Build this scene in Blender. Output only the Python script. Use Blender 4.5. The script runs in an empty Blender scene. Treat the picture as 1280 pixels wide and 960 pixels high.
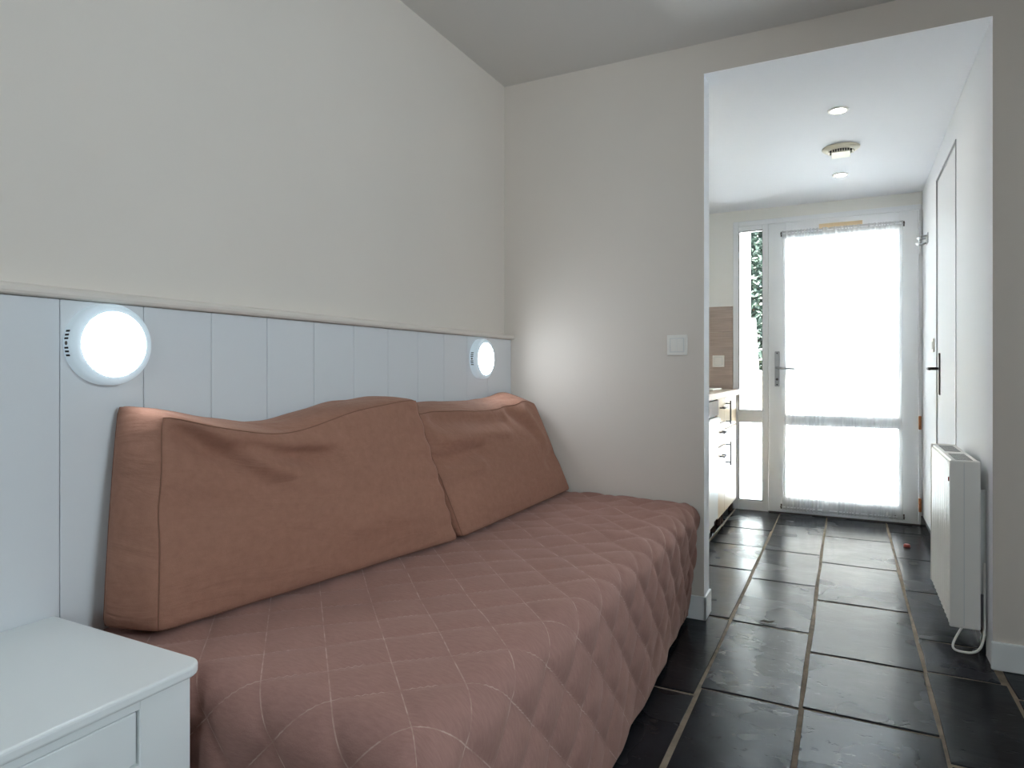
import bpy, bmesh, math, random
from mathutils import Vector, Matrix, noise
random.seed(7)
S = bpy.context.scene
COL = S.collection

# ------------------------------------------------------------------ camera
H = 1.04
cam_d = bpy.data.cameras.new('camera')
cam_d.sensor_width = 36.0
cam_d.lens = 36.0 * 820 / 1280
cam_d.shift_y = -17 / 1280
cam_d.clip_start = 0.02
cam = bpy.data.objects.new('camera', cam_d)
cam.location = (0, 0, H)
cam.rotation_euler = (math.radians(90), 0, math.radians(27.01))
COL.objects.link(cam)
S.camera = cam

# ------------------------------------------------------------------ world and exposure
SKY = 9.0
w = bpy.data.worlds.new('sky')
S.world = w
w.use_nodes = True
bg = w.node_tree.nodes['Background']
bg.inputs[0].default_value = (0.77, 0.885, 1.0, 1)
bg.inputs[1].default_value = SKY
sun_d = bpy.data.lights.new('sun', 'SUN')
sun_d.energy = 125
sun_d.angle = math.radians(.6)
sun_d.color = (1, .985, .96)
sun = bpy.data.objects.new('sun', sun_d)
sun.rotation_euler = Vector((.06, .24, -.97)).to_track_quat('-Z', 'Y').to_euler()
sun.location = (0, 2, 8)
COL.objects.link(sun)
S.view_settings.view_transform = 'Standard'
S.view_settings.look = 'None'
S.view_settings.gamma = 1
S.view_settings.use_curve_mapping = False
S.view_settings.exposure = 1.0
S.cycles.max_bounces = 12
S.cycles.diffuse_bounces = 7
S.cycles.transparent_max_bounces = 16
S.cycles.caustics_reflective = False
S.cycles.caustics_refractive = False


def portal(loc, rot, sx, sy):
    """sampling aid for the sky seen through a window (emits nothing itself)"""
    d = bpy.data.lights.new('sky_portal', 'AREA')
    d.shape = 'RECTANGLE'
    d.size, d.size_y = sx, sy
    d.cycles.is_portal = True
    o = bpy.data.objects.new('sky_portal', d)
    o.location = loc
    o.rotation_euler = rot
    COL.objects.link(o)


WIN = dict(x0=0.35, x1=1.15, z0=0.90, z1=2.05)       # unseen window added for daylight, in the wall behind the camera
XR, YR = 1.5, -2.6                                   # right wall, wall behind the camera
portal(((WIN['x0'] + WIN['x1']) / 2, YR - .12, (WIN['z0'] + WIN['z1']) / 2), (math.radians(90), 0, 0), WIN['x1'] - WIN['x0'], WIN['z1'] - WIN['z0'])
WIR = dict(y0=0.40, y1=1.42, z0=1.28, z1=2.14)       # second unseen window added for daylight, in the right wall
portal((XR + .12, (WIR['y0'] + WIR['y1']) / 2, (WIR['z0'] + WIR['z1']) / 2), (0, math.radians(90), 0), WIR['z1'] - WIR['z0'], WIR['y1'] - WIR['y0'])
portal((-0.15, 5.30, 1.07), (math.radians(-90), 0, 0), 1.2, 2.1)


# ------------------------------------------------------------------ materials
def lin(c):
    return tuple(((x / 255) / 12.92 if x / 255 <= .04045 else (((x / 255) + .055) / 1.055) ** 2.4) for x in c) + (1,)


def mat(name, rgb, rough=.5, spec=.5, metal=0, var=0, vscale=6, bump=0, bscale=40, bdist=.002, coord='Object', stretch=None, sheen=0):
    m = bpy.data.materials.new(name)
    m.use_nodes = True
    nt = m.node_tree
    b = nt.nodes['Principled BSDF']
    c = lin(rgb)
    b.inputs['Base Color'].default_value = c
    b.inputs['Roughness'].default_value = rough
    b.inputs['Specular IOR Level'].default_value = spec
    b.inputs['Metallic'].default_value = metal
    if sheen:
        b.inputs['Sheen Weight'].default_value = sheen
        b.inputs['Sheen Roughness'].default_value = .5
    tc = nt.nodes.new('ShaderNodeTexCoord')
    vec = tc.outputs[coord]
    if stretch:
        mp = nt.nodes.new('ShaderNodeMapping')
        mp.inputs['Scale'].default_value = stretch
        nt.links.new(vec, mp.inputs[0])
        vec = mp.outputs[0]
    if var:
        n = nt.nodes.new('ShaderNodeTexNoise')
        n.inputs['Scale'].default_value = vscale
        n.inputs['Detail'].default_value = 5
        nt.links.new(vec, n.inputs['Vector'])
        r = nt.nodes.new('ShaderNodeValToRGB')
        r.color_ramp.elements[0].position = .3
        r.color_ramp.elements[1].position = .7
        r.color_ramp.elements[0].color = tuple(x * (1 - var) for x in c[:3]) + (1,)
        r.color_ramp.elements[1].color = tuple(min(1, x * (1 + var)) for x in c[:3]) + (1,)
        nt.links.new(n.outputs['Fac'], r.inputs[0])
        nt.links.new(r.outputs[0], b.inputs['Base Color'])
    if bump:
        n2 = nt.nodes.new('ShaderNodeTexNoise')
        n2.inputs['Scale'].default_value = bscale
        n2.inputs['Detail'].default_value = 6
        nt.links.new(vec, n2.inputs['Vector'])
        bp = nt.nodes.new('ShaderNodeBump')
        bp.inputs['Strength'].default_value = bump
        bp.inputs['Distance'].default_value = bdist
        nt.links.new(n2.outputs['Fac'], bp.inputs['Height'])
        nt.links.new(bp.outputs[0], b.inputs['Normal'])
    return m


def emit(name, rgb, strength):
    m = bpy.data.materials.new(name)
    m.use_nodes = True
    b = m.node_tree.nodes['Principled BSDF']
    b.inputs['Base Color'].default_value = lin(rgb)
    b.inputs['Emission Color'].default_value = lin(rgb)
    b.inputs['Emission Strength'].default_value = strength
    return m


M = {}
M['wall'] = mat('wall_paint', (226, 217, 207), .75, .3, bump=.25, bscale=260, bdist=.0006, var=.015, vscale=2)
M['kitchen'] = mat('kitchen_wall_paint', (236, 235, 230), .7, .3, bump=.2, bscale=260, bdist=.0006)
M['satin'] = mat('satin_wall_paint', (236, 238, 241), .6, .2, bump=.35, bscale=14, bdist=.0012, stretch=(1, 1, .5))
M['ceiling_k'] = mat('cool_white_ceiling_paint', (238, 239, 243), .8, .2, bump=.15, bscale=200, bdist=.0005)
M['ceiling'] = mat('ceiling_paint', (221, 219, 215), .8, .2, bump=.15, bscale=200, bdist=.0005)
M['board'] = mat('panelling_paint', (222, 224, 226), .4, .4, bump=.1, bscale=30, bdist=.0004, stretch=(1, 1, .1))
M['wood_white'] = mat('white_lacquer', (240, 243, 242), .35, .45)
M['pvc'] = mat('white_pvc', (234, 236, 238), .35, .45)
M['plastic'] = mat('white_plastic', (240, 237, 230), .35, .5)
M['button'] = mat('rocker_plastic', (222, 222, 218), .3, .5)
M['dark'] = mat('dark_slot', (28, 27, 26), .7, .2)
M['seam'] = mat('shadow_gap', (90, 90, 90), .8, .2)
M['chrome'] = mat('brushed_steel', (170, 172, 175), .3, .5, metal=1)
M['darkmetal'] = mat('dark_steel', (95, 90, 86), .38, .5, metal=1)
M['rust'] = mat('rusty_hinge', (168, 104, 62), .7, .3, var=.3, vscale=60)
M['cream'] = mat('cream_cabinet_front', (226, 203, 170), .4, .4, var=.02, vscale=3)
M['worktop'] = mat('worktop_laminate', (205, 186, 168), .4, .4, var=.08, vscale=30)
M['brown'] = mat('dark_brown', (72, 50, 38), .5, .3, var=.15, vscale=20)
M['beige'] = mat('beige_vent_plastic', (228, 208, 172), .5, .4)
M['ventpl'] = mat('aged_ivory_plastic', (226, 220, 200), .5, .4)
M['cap'] = mat('red_plastic', (150, 52, 40), .4, .5)
M['leaf'] = mat('dry_leaf', (40, 32, 26), .8, .2)
M['ext'] = mat('white_render', (235, 233, 228), .9, .1, bump=.3, bscale=60)
M['stone'] = mat('grey_stone', (122, 120, 116), .9, .1, var=.2, vscale=2)
M['terrace'] = mat('pale_terrace', (212, 214, 216), .9, .1, var=.1, vscale=3)
M['bank'] = mat('sandy_bank', (150, 132, 108), .9, .1, var=.2, vscale=5)
M['foliage'] = mat('hedge_leaf', (24, 36, 28), .6, .3, var=.5, vscale=4)
M['bark'] = mat('bark', (80, 64, 50), .9, .1, var=.2, vscale=20)
M['tile_wood'] = mat('taupe_streaked_tile', (178, 160, 148), .4, .4, var=.16, vscale=3, stretch=(1.2, 1, 26))
M['tile_grout'] = mat('tile_grout', (196, 186, 176), .8, .2)
M['led'] = emit('led_diffuser', (236, 246, 255), 15)
M['lamp_rim'] = emit('glowing_lamp_rim', (222, 236, 244), .10)
M['spot'] = emit('spot_bulb', (255, 246, 232), 60)
M['grout'] = mat('sandy_grout', (140, 126, 110), .85, .2, var=.25, vscale=25, bump=.5, bscale=120)


def slate():
    m = bpy.data.materials.new('dark_slate')
    m.use_nodes = True
    nt = m.node_tree
    N, L = nt.nodes, nt.links
    b = N['Principled BSDF']
    tc = N.new('ShaderNodeTexCoord')
    oi = N.new('ShaderNodeObjectInfo')
    add = N.new('ShaderNodeVectorMath'); add.operation = 'ADD'
    mul = N.new('ShaderNodeVectorMath'); mul.operation = 'SCALE'
    comb = N.new('ShaderNodeCombineXYZ')
    for i in range(3):
        L.new(oi.outputs['Random'], comb.inputs[i])
    L.new(comb.outputs[0], mul.inputs[0]); mul.inputs['Scale'].default_value = 37
    L.new(tc.outputs['Object'], add.inputs[0]); L.new(mul.outputs[0], add.inputs[1])
    n1 = N.new('ShaderNodeTexNoise'); n1.inputs['Scale'].default_value = 5; n1.inputs['Detail'].default_value = 7; n1.inputs['Distortion'].default_value = .6
    L.new(add.outputs[0], n1.inputs['Vector'])
    r = N.new('ShaderNodeValToRGB')
    r.color_ramp.elements[0].position = .3; r.color_ramp.elements[0].color = lin((24, 24, 28))
    r.color_ramp.elements[1].position = .75; r.color_ramp.elements[1].color = lin((44, 45, 50))
    L.new(n1.outputs['Fac'], r.inputs[0])
    hv = N.new('ShaderNodeHueSaturation')
    mr = N.new('ShaderNodeMapRange'); mr.inputs[3].default_value = .75; mr.inputs[4].default_value = 1.25
    L.new(oi.outputs['Random'], mr.inputs[0]); L.new(mr.outputs[0], hv.inputs['Value']); L.new(r.outputs[0], hv.inputs['Color'])
    L.new(hv.outputs[0], b.inputs['Base Color'])
    # worn, uneven polish
    n3 = N.new('ShaderNodeTexNoise'); n3.inputs['Scale'].default_value = 3.5; n3.inputs['Detail'].default_value = 2
    L.new(add.outputs[0], n3.inputs['Vector'])
    rr = N.new('ShaderNodeMapRange'); rr.inputs[1].default_value = .3; rr.inputs[2].default_value = .7; rr.inputs[3].default_value = .19; rr.inputs[4].default_value = .30
    L.new(n3.outputs['Fac'], rr.inputs[0]); L.new(rr.outputs[0], b.inputs['Roughness'])
    b.inputs['Specular IOR Level'].default_value = .10
    # cleft relief: broad layers plus short nicks
    n2 = N.new('ShaderNodeTexNoise'); n2.inputs['Scale'].default_value = 4.5; n2.inputs['Detail'].default_value = 4; n2.inputs['Roughness'].default_value = .42; n2.inputs['Distortion'].default_value = .5
    mp = N.new('ShaderNodeMapping'); mp.inputs['Scale'].default_value = (1, 1.5, 1)
    L.new(add.outputs[0], mp.inputs[0]); L.new(mp.outputs[0], n2.inputs['Vector'])
    n4 = N.new('ShaderNodeTexNoise'); n4.inputs['Scale'].default_value = 26; n4.inputs['Detail'].default_value = 4
    L.new(mp.outputs[0], n4.inputs['Vector'])
    rp = N.new('ShaderNodeMapRange'); rp.inputs[1].default_value = .62; rp.inputs[2].default_value = .78; rp.inputs[3].default_value = 0; rp.inputs[4].default_value = .22
    L.new(n4.outputs['Fac'], rp.inputs[0])
    sm = N.new('ShaderNodeMath'); sm.operation = 'SUBTRACT'
    L.new(n2.outputs['Fac'], sm.inputs[0]); L.new(rp.outputs[0], sm.inputs[1])
    bp = N.new('ShaderNodeBump'); bp.inputs['Strength'].default_value = .42; bp.inputs['Distance'].default_value = .007
    L.new(sm.outputs[0], bp.inputs['Height']); L.new(bp.outputs[0], b.inputs['Normal'])
    return m


M['slate'] = slate()


def glass():
    m = bpy.data.materials.new('window_glass')
    m.use_nodes = True
    nt = m.node_tree
    nt.nodes.clear()
    o = nt.nodes.new('ShaderNodeOutputMaterial')
    mx = nt.nodes.new('ShaderNodeMixShader')
    fr = nt.nodes.new('ShaderNodeFresnel'); fr.inputs[0].default_value = 1.45
    t = nt.nodes.new('ShaderNodeBsdfTransparent'); t.inputs[0].default_value = (.95, .97, .96, 1)
    g = nt.nodes.new('ShaderNodeBsdfGlossy'); g.inputs['Roughness'].default_value = .02
    nt.links.new(fr.outputs[0], mx.inputs[0]); nt.links.new(t.outputs[0], mx.inputs[1]); nt.links.new(g.outputs[0], mx.inputs[2])
    nt.links.new(mx.outputs[0], o.inputs[0])
    return m


M['glass'] = glass()


def sheer(name, alpha):
    m = bpy.data.materials.new(name)
    m.use_nodes = True
    nt = m.node_tree
    nt.nodes.clear()
    o = nt.nodes.new('ShaderNodeOutputMaterial')
    m1 = nt.nodes.new('ShaderNodeMixShader'); m1.inputs[0].default_value = alpha
    m2 = nt.nodes.new('ShaderNodeMixShader'); m2.inputs[0].default_value = .68
    t = nt.nodes.new('ShaderNodeBsdfTransparent')
    d = nt.nodes.new('ShaderNodeBsdfDiffuse'); d.inputs[0].default_value = (.86, .87, .88, 1)
    tr = nt.nodes.new('ShaderNodeBsdfTranslucent'); tr.inputs[0].default_value = (.9, .91, .92, 1)
    nt.links.new(d.outputs[0], m2.inputs[1]); nt.links.new(tr.outputs[0], m2.inputs[2])
    nt.links.new(t.outputs[0], m1.inputs[1]); nt.links.new(m2.outputs[0], m1.inputs[2])
    nt.links.new(m1.outputs[0], o.inputs[0])
    return m


M['sheer'] = sheer('sheer_voile', .55)
M['sheer2'] = sheer('sheer_voile_header', .6)


def fabric(name, dark, light, quilted):
    m = bpy.data.materials.new(name)
    m.use_nodes = True
    nt = m.node_tree
    N, L = nt.nodes, nt.links
    b = N['Principled BSDF']
    b.inputs['Roughness'].default_value = .85
    b.inputs['Specular IOR Level'].default_value = .15
    b.inputs['Sheen Weight'].default_value = .25
    b.inputs['Sheen Roughness'].default_value = .4
    b.inputs['Sheen Tint'].default_value = lin((235, 205, 190))
    tc = N.new('ShaderNodeTexCoord')
    mp = N.new('ShaderNodeMapping')
    L.new(tc.outputs['UV'], mp.inputs[0])
    mp.inputs['Rotation'].default_value = (0, 0, .6 if quilted else 0)
    mp.inputs['Scale'].default_value = (15, 60, 1) if quilted else (14, 14, 1)
    n = N.new('ShaderNodeTexNoise'); n.inputs['Scale'].default_value = 3; n.inputs['Detail'].default_value = 8; n.inputs['Roughness'].default_value = .65
    L.new(mp.outputs[0], n.inputs['Vector'])
    r = N.new('ShaderNodeValToRGB')
    r.color_ramp.elements[0].position = .3; r.color_ramp.elements[0].color = lin(dark)
    r.color_ramp.elements[1].position = .72; r.color_ramp.elements[1].color = lin(light)
    L.new(n.outputs['Fac'], r.inputs[0])
    colour = r.outputs[0]
    wv = N.new('ShaderNodeTexNoise'); wv.inputs['Scale'].default_value = 420; wv.inputs['Detail'].default_value = 2
    L.new(tc.outputs['UV'], wv.inputs['Vector'])
    bp = N.new('ShaderNodeBump'); bp.inputs['Strength'].default_value = .35; bp.inputs['Distance'].default_value = .0012
    L.new(wv.outputs['Fac'], bp.inputs['Height'])
    if not quilted:
        mc = N.new('ShaderNodeMapping'); mc.inputs['Scale'].default_value = (2.2, 7, 1); mc.inputs['Rotation'].default_value = (0, 0, .12)
        L.new(tc.outputs['UV'], mc.inputs[0])
        nc = N.new('ShaderNodeTexNoise'); nc.inputs['Scale'].default_value = 1.6; nc.inputs['Detail'].default_value = 4; nc.inputs['Distortion'].default_value = .8
        L.new(mc.outputs[0], nc.inputs['Vector'])
        bc = N.new('ShaderNodeBump'); bc.inputs['Strength'].default_value = .55; bc.inputs['Distance'].default_value = .02
        L.new(nc.outputs['Fac'], bc.inputs['Height']); L.new(bc.outputs[0], bp.inputs['Normal'])
    L.new(bp.outputs[0], b.inputs['Normal'])
    if quilted:
        sx = N.new('ShaderNodeSeparateXYZ'); L.new(tc.outputs['UV'], sx.inputs[0])

        def math_(op, a, bb):
            q = N.new('ShaderNodeMath'); q.operation = op
            for i, v in enumerate((a, bb)):
                if v is None:
                    continue
                if isinstance(v, (int, float)):
                    q.inputs[i].default_value = v
                else:
                    L.new(v, q.inputs[i])
            return q.outputs[0]
        line = None
        for op, off in (('ADD', .40), ('SUBTRACT', 1.937)):
            k = math_(op, sx.outputs[1], sx.outputs[0])
            k = math_('DIVIDE', math_('SUBTRACT', k, off), .164)
            d = math_('ABSOLUTE', math_('SUBTRACT', math_('FRACT', math_('ADD', k, 100.5), None), .5), None)
            l = math_('LESS_THAN', d, .010)
            line = l if line is None else math_('MAXIMUM', line, l)
        dash = N.new('ShaderNodeTexNoise'); dash.inputs['Scale'].default_value = 30; dash.inputs['Detail'].default_value = 3
        L.new(tc.outputs['UV'], dash.inputs['Vector'])
        dm = N.new('ShaderNodeMapRange'); dm.inputs[1].default_value = .42; dm.inputs[2].default_value = .62; dm.inputs[3].default_value = .08; dm.inputs[4].default_value = .6
        L.new(dash.outputs['Fac'], dm.inputs[0])
        f = math_('MULTIPLY', line, dm.outputs[0])
        mx = N.new('ShaderNodeMixRGB'); L.new(f, mx.inputs[0]); L.new(colour, mx.inputs[1]); mx.inputs[2].default_value = lin((214, 188, 172))
        colour = mx.outputs[0]
    L.new(colour, b.inputs['Base Color'])
    return m


M['quilt'] = fabric('brown_quilt', (155, 117, 108), (171, 131, 121), True)
M['cushion'] = fabric('brown_cotton', (152, 110, 92), (165, 121, 102), False)
M['piping'] = mat('brown_seam', (134, 97, 80), .85, .15)

# ------------------------------------------------------------------ object helpers
W = {}


def finish(o, parent, label=None, cat=None, group=None, kind=None):
    COL.objects.link(o)
    W[o] = Vector(o.location)
    if parent is not None:
        o.parent = parent
        o.matrix_parent_inverse = Matrix.Translation(-W[parent])
    for k, v in (('label', label), ('category', cat), ('group', group), ('kind', kind)):
        if v:
            o[k] = v
    return o


def thing(name, loc, label, cat=None, group=None, kind=None):
    o = bpy.data.objects.new(name, None)
    o.empty_display_size = .05
    o.location = loc
    return finish(o, None, label, cat, group, kind)


def mesh(name, bm, material, parent=None, smooth=False, bevel=0, seg=2, **kw):
    """one mesh object from world-space bmesh geometry; origin at the base centre of its bounds"""
    bm.normal_update()
    xs = [v.co for v in bm.verts]
    c = Vector(((min(v.x for v in xs) + max(v.x for v in xs)) / 2, (min(v.y for v in xs) + max(v.y for v in xs)) / 2, min(v.z for v in xs)))
    for v in bm.verts:
        v.co -= c
    me = bpy.data.meshes.new(name)
    bm.to_mesh(me)
    bm.free()
    me.materials.append(M[material])
    if smooth:
        me.polygons.foreach_set('use_smooth', [True] * len(me.polygons))
    o = bpy.data.objects.new(name, me)
    o.location = c
    if bevel:
        md = o.modifiers.new('bevel', 'BEVEL')
        md.width = bevel
        md.segments = seg
        md.limit_method = 'ANGLE'
        md.angle_limit = math.radians(40)
    return finish(o, parent, **kw)


def add_box(bm, b):
    x0, x1, y0, y1, z0, z1 = b
    v = [bm.verts.new(p) for p in ((x0, y0, z0), (x1, y0, z0), (x1, y1, z0), (x0, y1, z0), (x0, y0, z1), (x1, y0, z1), (x1, y1, z1), (x0, y1, z1))]
    for f in ((0, 3, 2, 1), (4, 5, 6, 7), (0, 1, 5, 4), (1, 2, 6, 5), (2, 3, 7, 6), (3, 0, 4, 7)):
        bm.faces.new([v[i] for i in f])


def box(name, bs, material, parent=None, bevel=0, **kw):
    bm = bmesh.new()
    for b in (bs if isinstance(bs, list) else [bs]):
        add_box(bm, b)
    return mesh(name, bm, material, parent, bevel=bevel, **kw)


def axes(d):
    d = Vector(d).normalized()
    a = d.orthogonal().normalized()
    return a, d.cross(a).normalized(), d


def add_lathe(bm, centre, direction, prof, n=40, caps=True):
    """prof: list of (radius, height along direction)"""
    a, b, d = axes(direction)
    c = Vector(centre)
    rings = []
    for r, h in prof:
        rings.append([bm.verts.new(c + d * h + (a * math.cos(2 * math.pi * i / n) + b * math.sin(2 * math.pi * i / n)) * max(r, 1e-5)) for i in range(n)])
    for p, q in zip(rings, rings[1:]):
        for i in range(n):
            bm.faces.new((p[i], p[(i + 1) % n], q[(i + 1) % n], q[i]))
    if caps:
        bm.faces.new(list(reversed(rings[0])))
        bm.faces.new(rings[-1])


def lathe(name, centre, direction, prof, material, parent=None, n=40, smooth=True, **kw):
    bm = bmesh.new()
    add_lathe(bm, centre, direction, prof, n)
    o = mesh(name, bm, material, parent, **kw)
    if smooth:
        for p in o.data.polygons:
            p.use_smooth = len(p.vertices) == 4
        md = o.modifiers.new('edges', 'EDGE_SPLIT')
        md.split_angle = math.radians(35)
    return o


def add_tube(bm, pts, r, n=10, closed=False):
    pts = [Vector(p) for p in pts]
    rings = []
    prev = None
    for i, p in enumerate(pts):
        if closed:
            d = (pts[(i + 1) % len(pts)] - pts[i - 1]).normalized()
        else:
            d = (pts[min(i + 1, len(pts) - 1)] - pts[max(i - 1, 0)]).normalized()
        a = d.orthogonal().normalized() if prev is None else (prev - d * prev.dot(d)).normalized()
        prev = a
        b = d.cross(a)
        rr = r[i] if isinstance(r, (list, tuple)) else r
        rings.append([bm.verts.new(p + (a * math.cos(2 * math.pi * k / n) + b * math.sin(2 * math.pi * k / n)) * rr) for k in range(n)])
    m = len(rings)
    for i in range(m if closed else m - 1):
        p, q = rings[i], rings[(i + 1) % m]
        for k in range(n):
            bm.faces.new((p[k], p[(k + 1) % n], q[(k + 1) % n], q[k]))
    if not closed:
        bm.faces.new(list(reversed(rings[0])))
        bm.faces.new(rings[-1])


def tube(name, pts, r, material, parent=None, n=10, **kw):
    bm = bmesh.new()
    add_tube(bm, pts, r, n)
    return mesh(name, bm, material, parent, smooth=True, **kw)


def bez(p0, p1, p2, p3, n=16):
    p0, p1, p2, p3 = map(Vector, (p0, p1, p2, p3))
    return [(1 - t) ** 3 * p0 + 3 * (1 - t) ** 2 * t * p1 + 3 * (1 - t) * t * t * p2 + t ** 3 * p3 for t in [i / n for i in range(n + 1)]]


ST = dict(kind='structure')
# ------------------------------------------------------------------ room shell
XL, YB, ZC = -1.467, 2.80, 2.405          # left wall, back wall, ceiling
XO0, XO1, ZO = -0.529, 0.4545, 2.277      # opening to the kitchen
YF, ZK = 5.17, 2.30                       # entrance wall, top of the kitchen walls


def zk(y):
    """underside of the kitchen ceiling, falling a little towards the entrance"""
    return ZO - .037 * (y - YB) / (YF - YB)


XK = -1.36                                # kitchen wall behind the units
fl = box('floor', (XL - .1, XR + .1, YR - .1, YF + .2, -.06, -.0045), 'grout', label='dark slate tile floor with sandy grout joints', **ST)

cols = [(XL, -1.10, None), (-1.10, -.745, None), (-.745, -.43, [-1.2, -.5, .2, .85, 1.48, 2.143, 2.86, 3.60, 4.10, 4.55]),
        (-.43, -.125, [-1.4, -.9, -.3, .32, .95, 1.58, 2.20, 2.845, 3.475, 4.07, 4.78]),
        (-.125, .243, [-1.3, -.7, -.2, .32, .93, 1.57, 2.21, 2.66, 3.28, 3.93, 4.565]),
        (.243, .478, [-1.5, -.8, -.2, .4, .9, 1.5, 2.07, 2.675, 2.985, 3.61, 4.22, 4.87]),
        (.478, .85, None), (.85, 1.21, None), (1.21, XR, None)]
G = .0065
for x0, x1, js in cols:
    if js is None:
        js, y = [], YR + random.uniform(.2, .6)
        while y < YF - .2:
            js.append(y)
            y += random.uniform(.5, .66)
    js = [YR] + js + [YF + .02]
    for a, b in zip(js, js[1:]):
        if b - a < .02:
            continue
        X0, X1 = x0, x1
        if X0 > XO1 - .03:
            if a > YB - .02:
                continue
            b = min(b, YB + .05)
        if (a + b) / 2 > YB:
            if X1 < -1.2 or X0 > XO1:
                continue
            X1 = min(X1, XO1 + .01)
        bm = bmesh.new()
        j = lambda: random.uniform(-.0028, .0028)
        top, bot = [], []
        for (px, py) in ((X0 + G, a + G), ((X0 + X1) / 2, a + G), (X1 - G, a + G), (X1 - G, (a + b) / 2), (X1 - G, b - G), ((X0 + X1) / 2, b - G), (X0 + G, b - G), (X0 + G, (a + b) / 2)):
            px += j(); py += j()
            top.append(bm.verts.new((px, py, random.uniform(-.0016, .0006))))
            bot.append(bm.verts.new((px, py, -.02)))
        for i in range(8):
            k = (i + 1) % 8
            bm.faces.new((bot[i], bot[k], top[k], top[i]))
        cv = bm.verts.new(((X0 + X1) / 2, (a + b) / 2, random.uniform(-.001, .0012)))
        for i in range(8):
            bm.faces.new((top[i], top[(i + 1) % 8], cv))
        bm.faces.new(list(reversed(bot)))
        mesh('slate_tile', bm, 'slate', fl, bevel=.0022, seg=2)

box('ceiling', (XL - .1, XR + .1, YR - .1, YB + .1, ZC, ZC + .1), 'ceiling', label='plain matt white living-room ceiling', **ST)
bm = bmesh.new()
ya, yb = YB + .115, YF + .2
vs = [bm.verts.new(p) for p in ((XK - .1, ya, zk(YB)), (XO1 + .1, ya, zk(YB)), (XO1 + .1, yb, zk(yb)), (XK - .1, yb, zk(yb)), (XK - .1, ya, 2.42), (XO1 + .1, ya, 2.42), (XO1 + .1, yb, 2.42), (XK - .1, yb, 2.42))]
for f in ((0, 3, 2, 1), (4, 5, 6, 7), (0, 1, 5, 4), (1, 2, 6, 5), (2, 3, 7, 6), (3, 0, 4, 7)):
    bm.faces.new([vs[i] for i in f])
mesh('ceiling_kitchen', bm, 'ceiling_k', label='lower white ceiling over the kitchen passage', **ST)
box('wall_left', (XL - .1, XL, YR - .1, YB + .1, -.05, ZC + .05), 'wall', label='pale painted wall above the white panelling', **ST)
wb = box('wall_back', [(XL, XO0, YB, YB + .115, -.05, ZC + .05), (XO1, .60, YB, YB + .115, -.05, ZC + .05), (1.37, XR, YB, YB + .115, -.05, ZC + .05),
                  (.60, 1.37, YB, YB + .115, 2.0, ZC + .05), (XO0, XO1, YB, YB + .115, ZO, ZC + .05)], 'wall', label='pale painted wall with the tall opening to the kitchen', **ST)
wx0, wx1, wz0, wz1 = WIN['x0'], WIN['x1'], WIN['z0'], WIN['z1']
wb.data.materials.append(M['ceiling_k'])           # reveals take the whiter kitchen colour, standing in for light from the door
for p_ in wb.data.polygons:
    c_ = p_.center + wb.location
    if (p_.normal.x > .9 and abs(c_.x - XO0) < .01) or (p_.normal.x < -.9 and abs(c_.x - XO1) < .01) or (p_.normal.z < -.9 and abs(c_.z - ZO) < .01):
        p_.material_index = 1
ry0, ry1, rz0, rz1 = WIR['y0'], WIR['y1'], WIR['z0'], WIR['z1']
box('wall_right', [(XR, XR + .2, YR - .2, ry0, -.05, ZC + .05), (XR, XR + .2, ry1, YB + .1, -.05, ZC + .05), (XR, XR + .2, ry0, ry1, -.05, rz0), (XR, XR + .2, ry0, ry1, rz1, ZC + .05)],
    'wall', label='pale living-room wall opposite the bed with an added window', **ST)
box('wall_rear', [(XL - .1, wx0, YR - .2, YR, -.05, ZC + .05), (wx1, XR, YR - .2, YR, -.05, ZC + .05), (wx0, wx1, YR - .2, YR, -.05, wz0), (wx0, wx1, YR - .2, YR, wz1, ZC + .05)],
    'wall', label='pale painted rear living-room wall with an added window', **ST)
box('wall_kitchen_left', (XK - .1, XK, YB + .115, YF + .2, -.05, ZK + .05), 'kitchen', label='kitchen wall behind the base units', **ST)
DY0, DY1, DZ = 3.655, 4.38, 2.105
box('wall_kitchen_right', [(XO1, XO1 + .1, YB + .115, DY0, -.05, ZK + .05), (XO1, XO1 + .1, DY1, YF + .2, -.05, ZK + .05), (XO1, XO1 + .1, DY0, DY1, DZ, ZK + .05)], 'satin',
    label='satin white passage wall carrying the heater', **ST)
box('wall_far', [(XK, -.760, YF, YF + .2, -.05, ZK + .05), (-.760, XO1, YF, YF + .2, 2.155, ZK + .05)], 'kitchen', label='entrance wall around the glazed door', **ST)

# baseboards
box('baseboard_back', [(-1.42, XO0 + .01, YB - .011, YB, 0, .098), (XO0, XO0 + .01, YB - .011, YB + .115, 0, .098)], 'wood_white', bevel=.003, label='white baseboard wrapping the corner of the opening', **ST)
box('baseboard_right', (XO1 - .006, .545, YB - .012, YB, 0, .098), 'wood_white', bevel=.004, label='white baseboard below the wall right of the opening', **ST)
box('baseboard_kitchen', [(XO1 - .012, XO1, YB + .12, DY0 - .06, 0, .07), (XO1 - .012, XO1, DY1 + .06, YF - .03, 0, .07)], 'slate', bevel=.002, label='dark slate baseboard along the passage wall', **ST)

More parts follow.
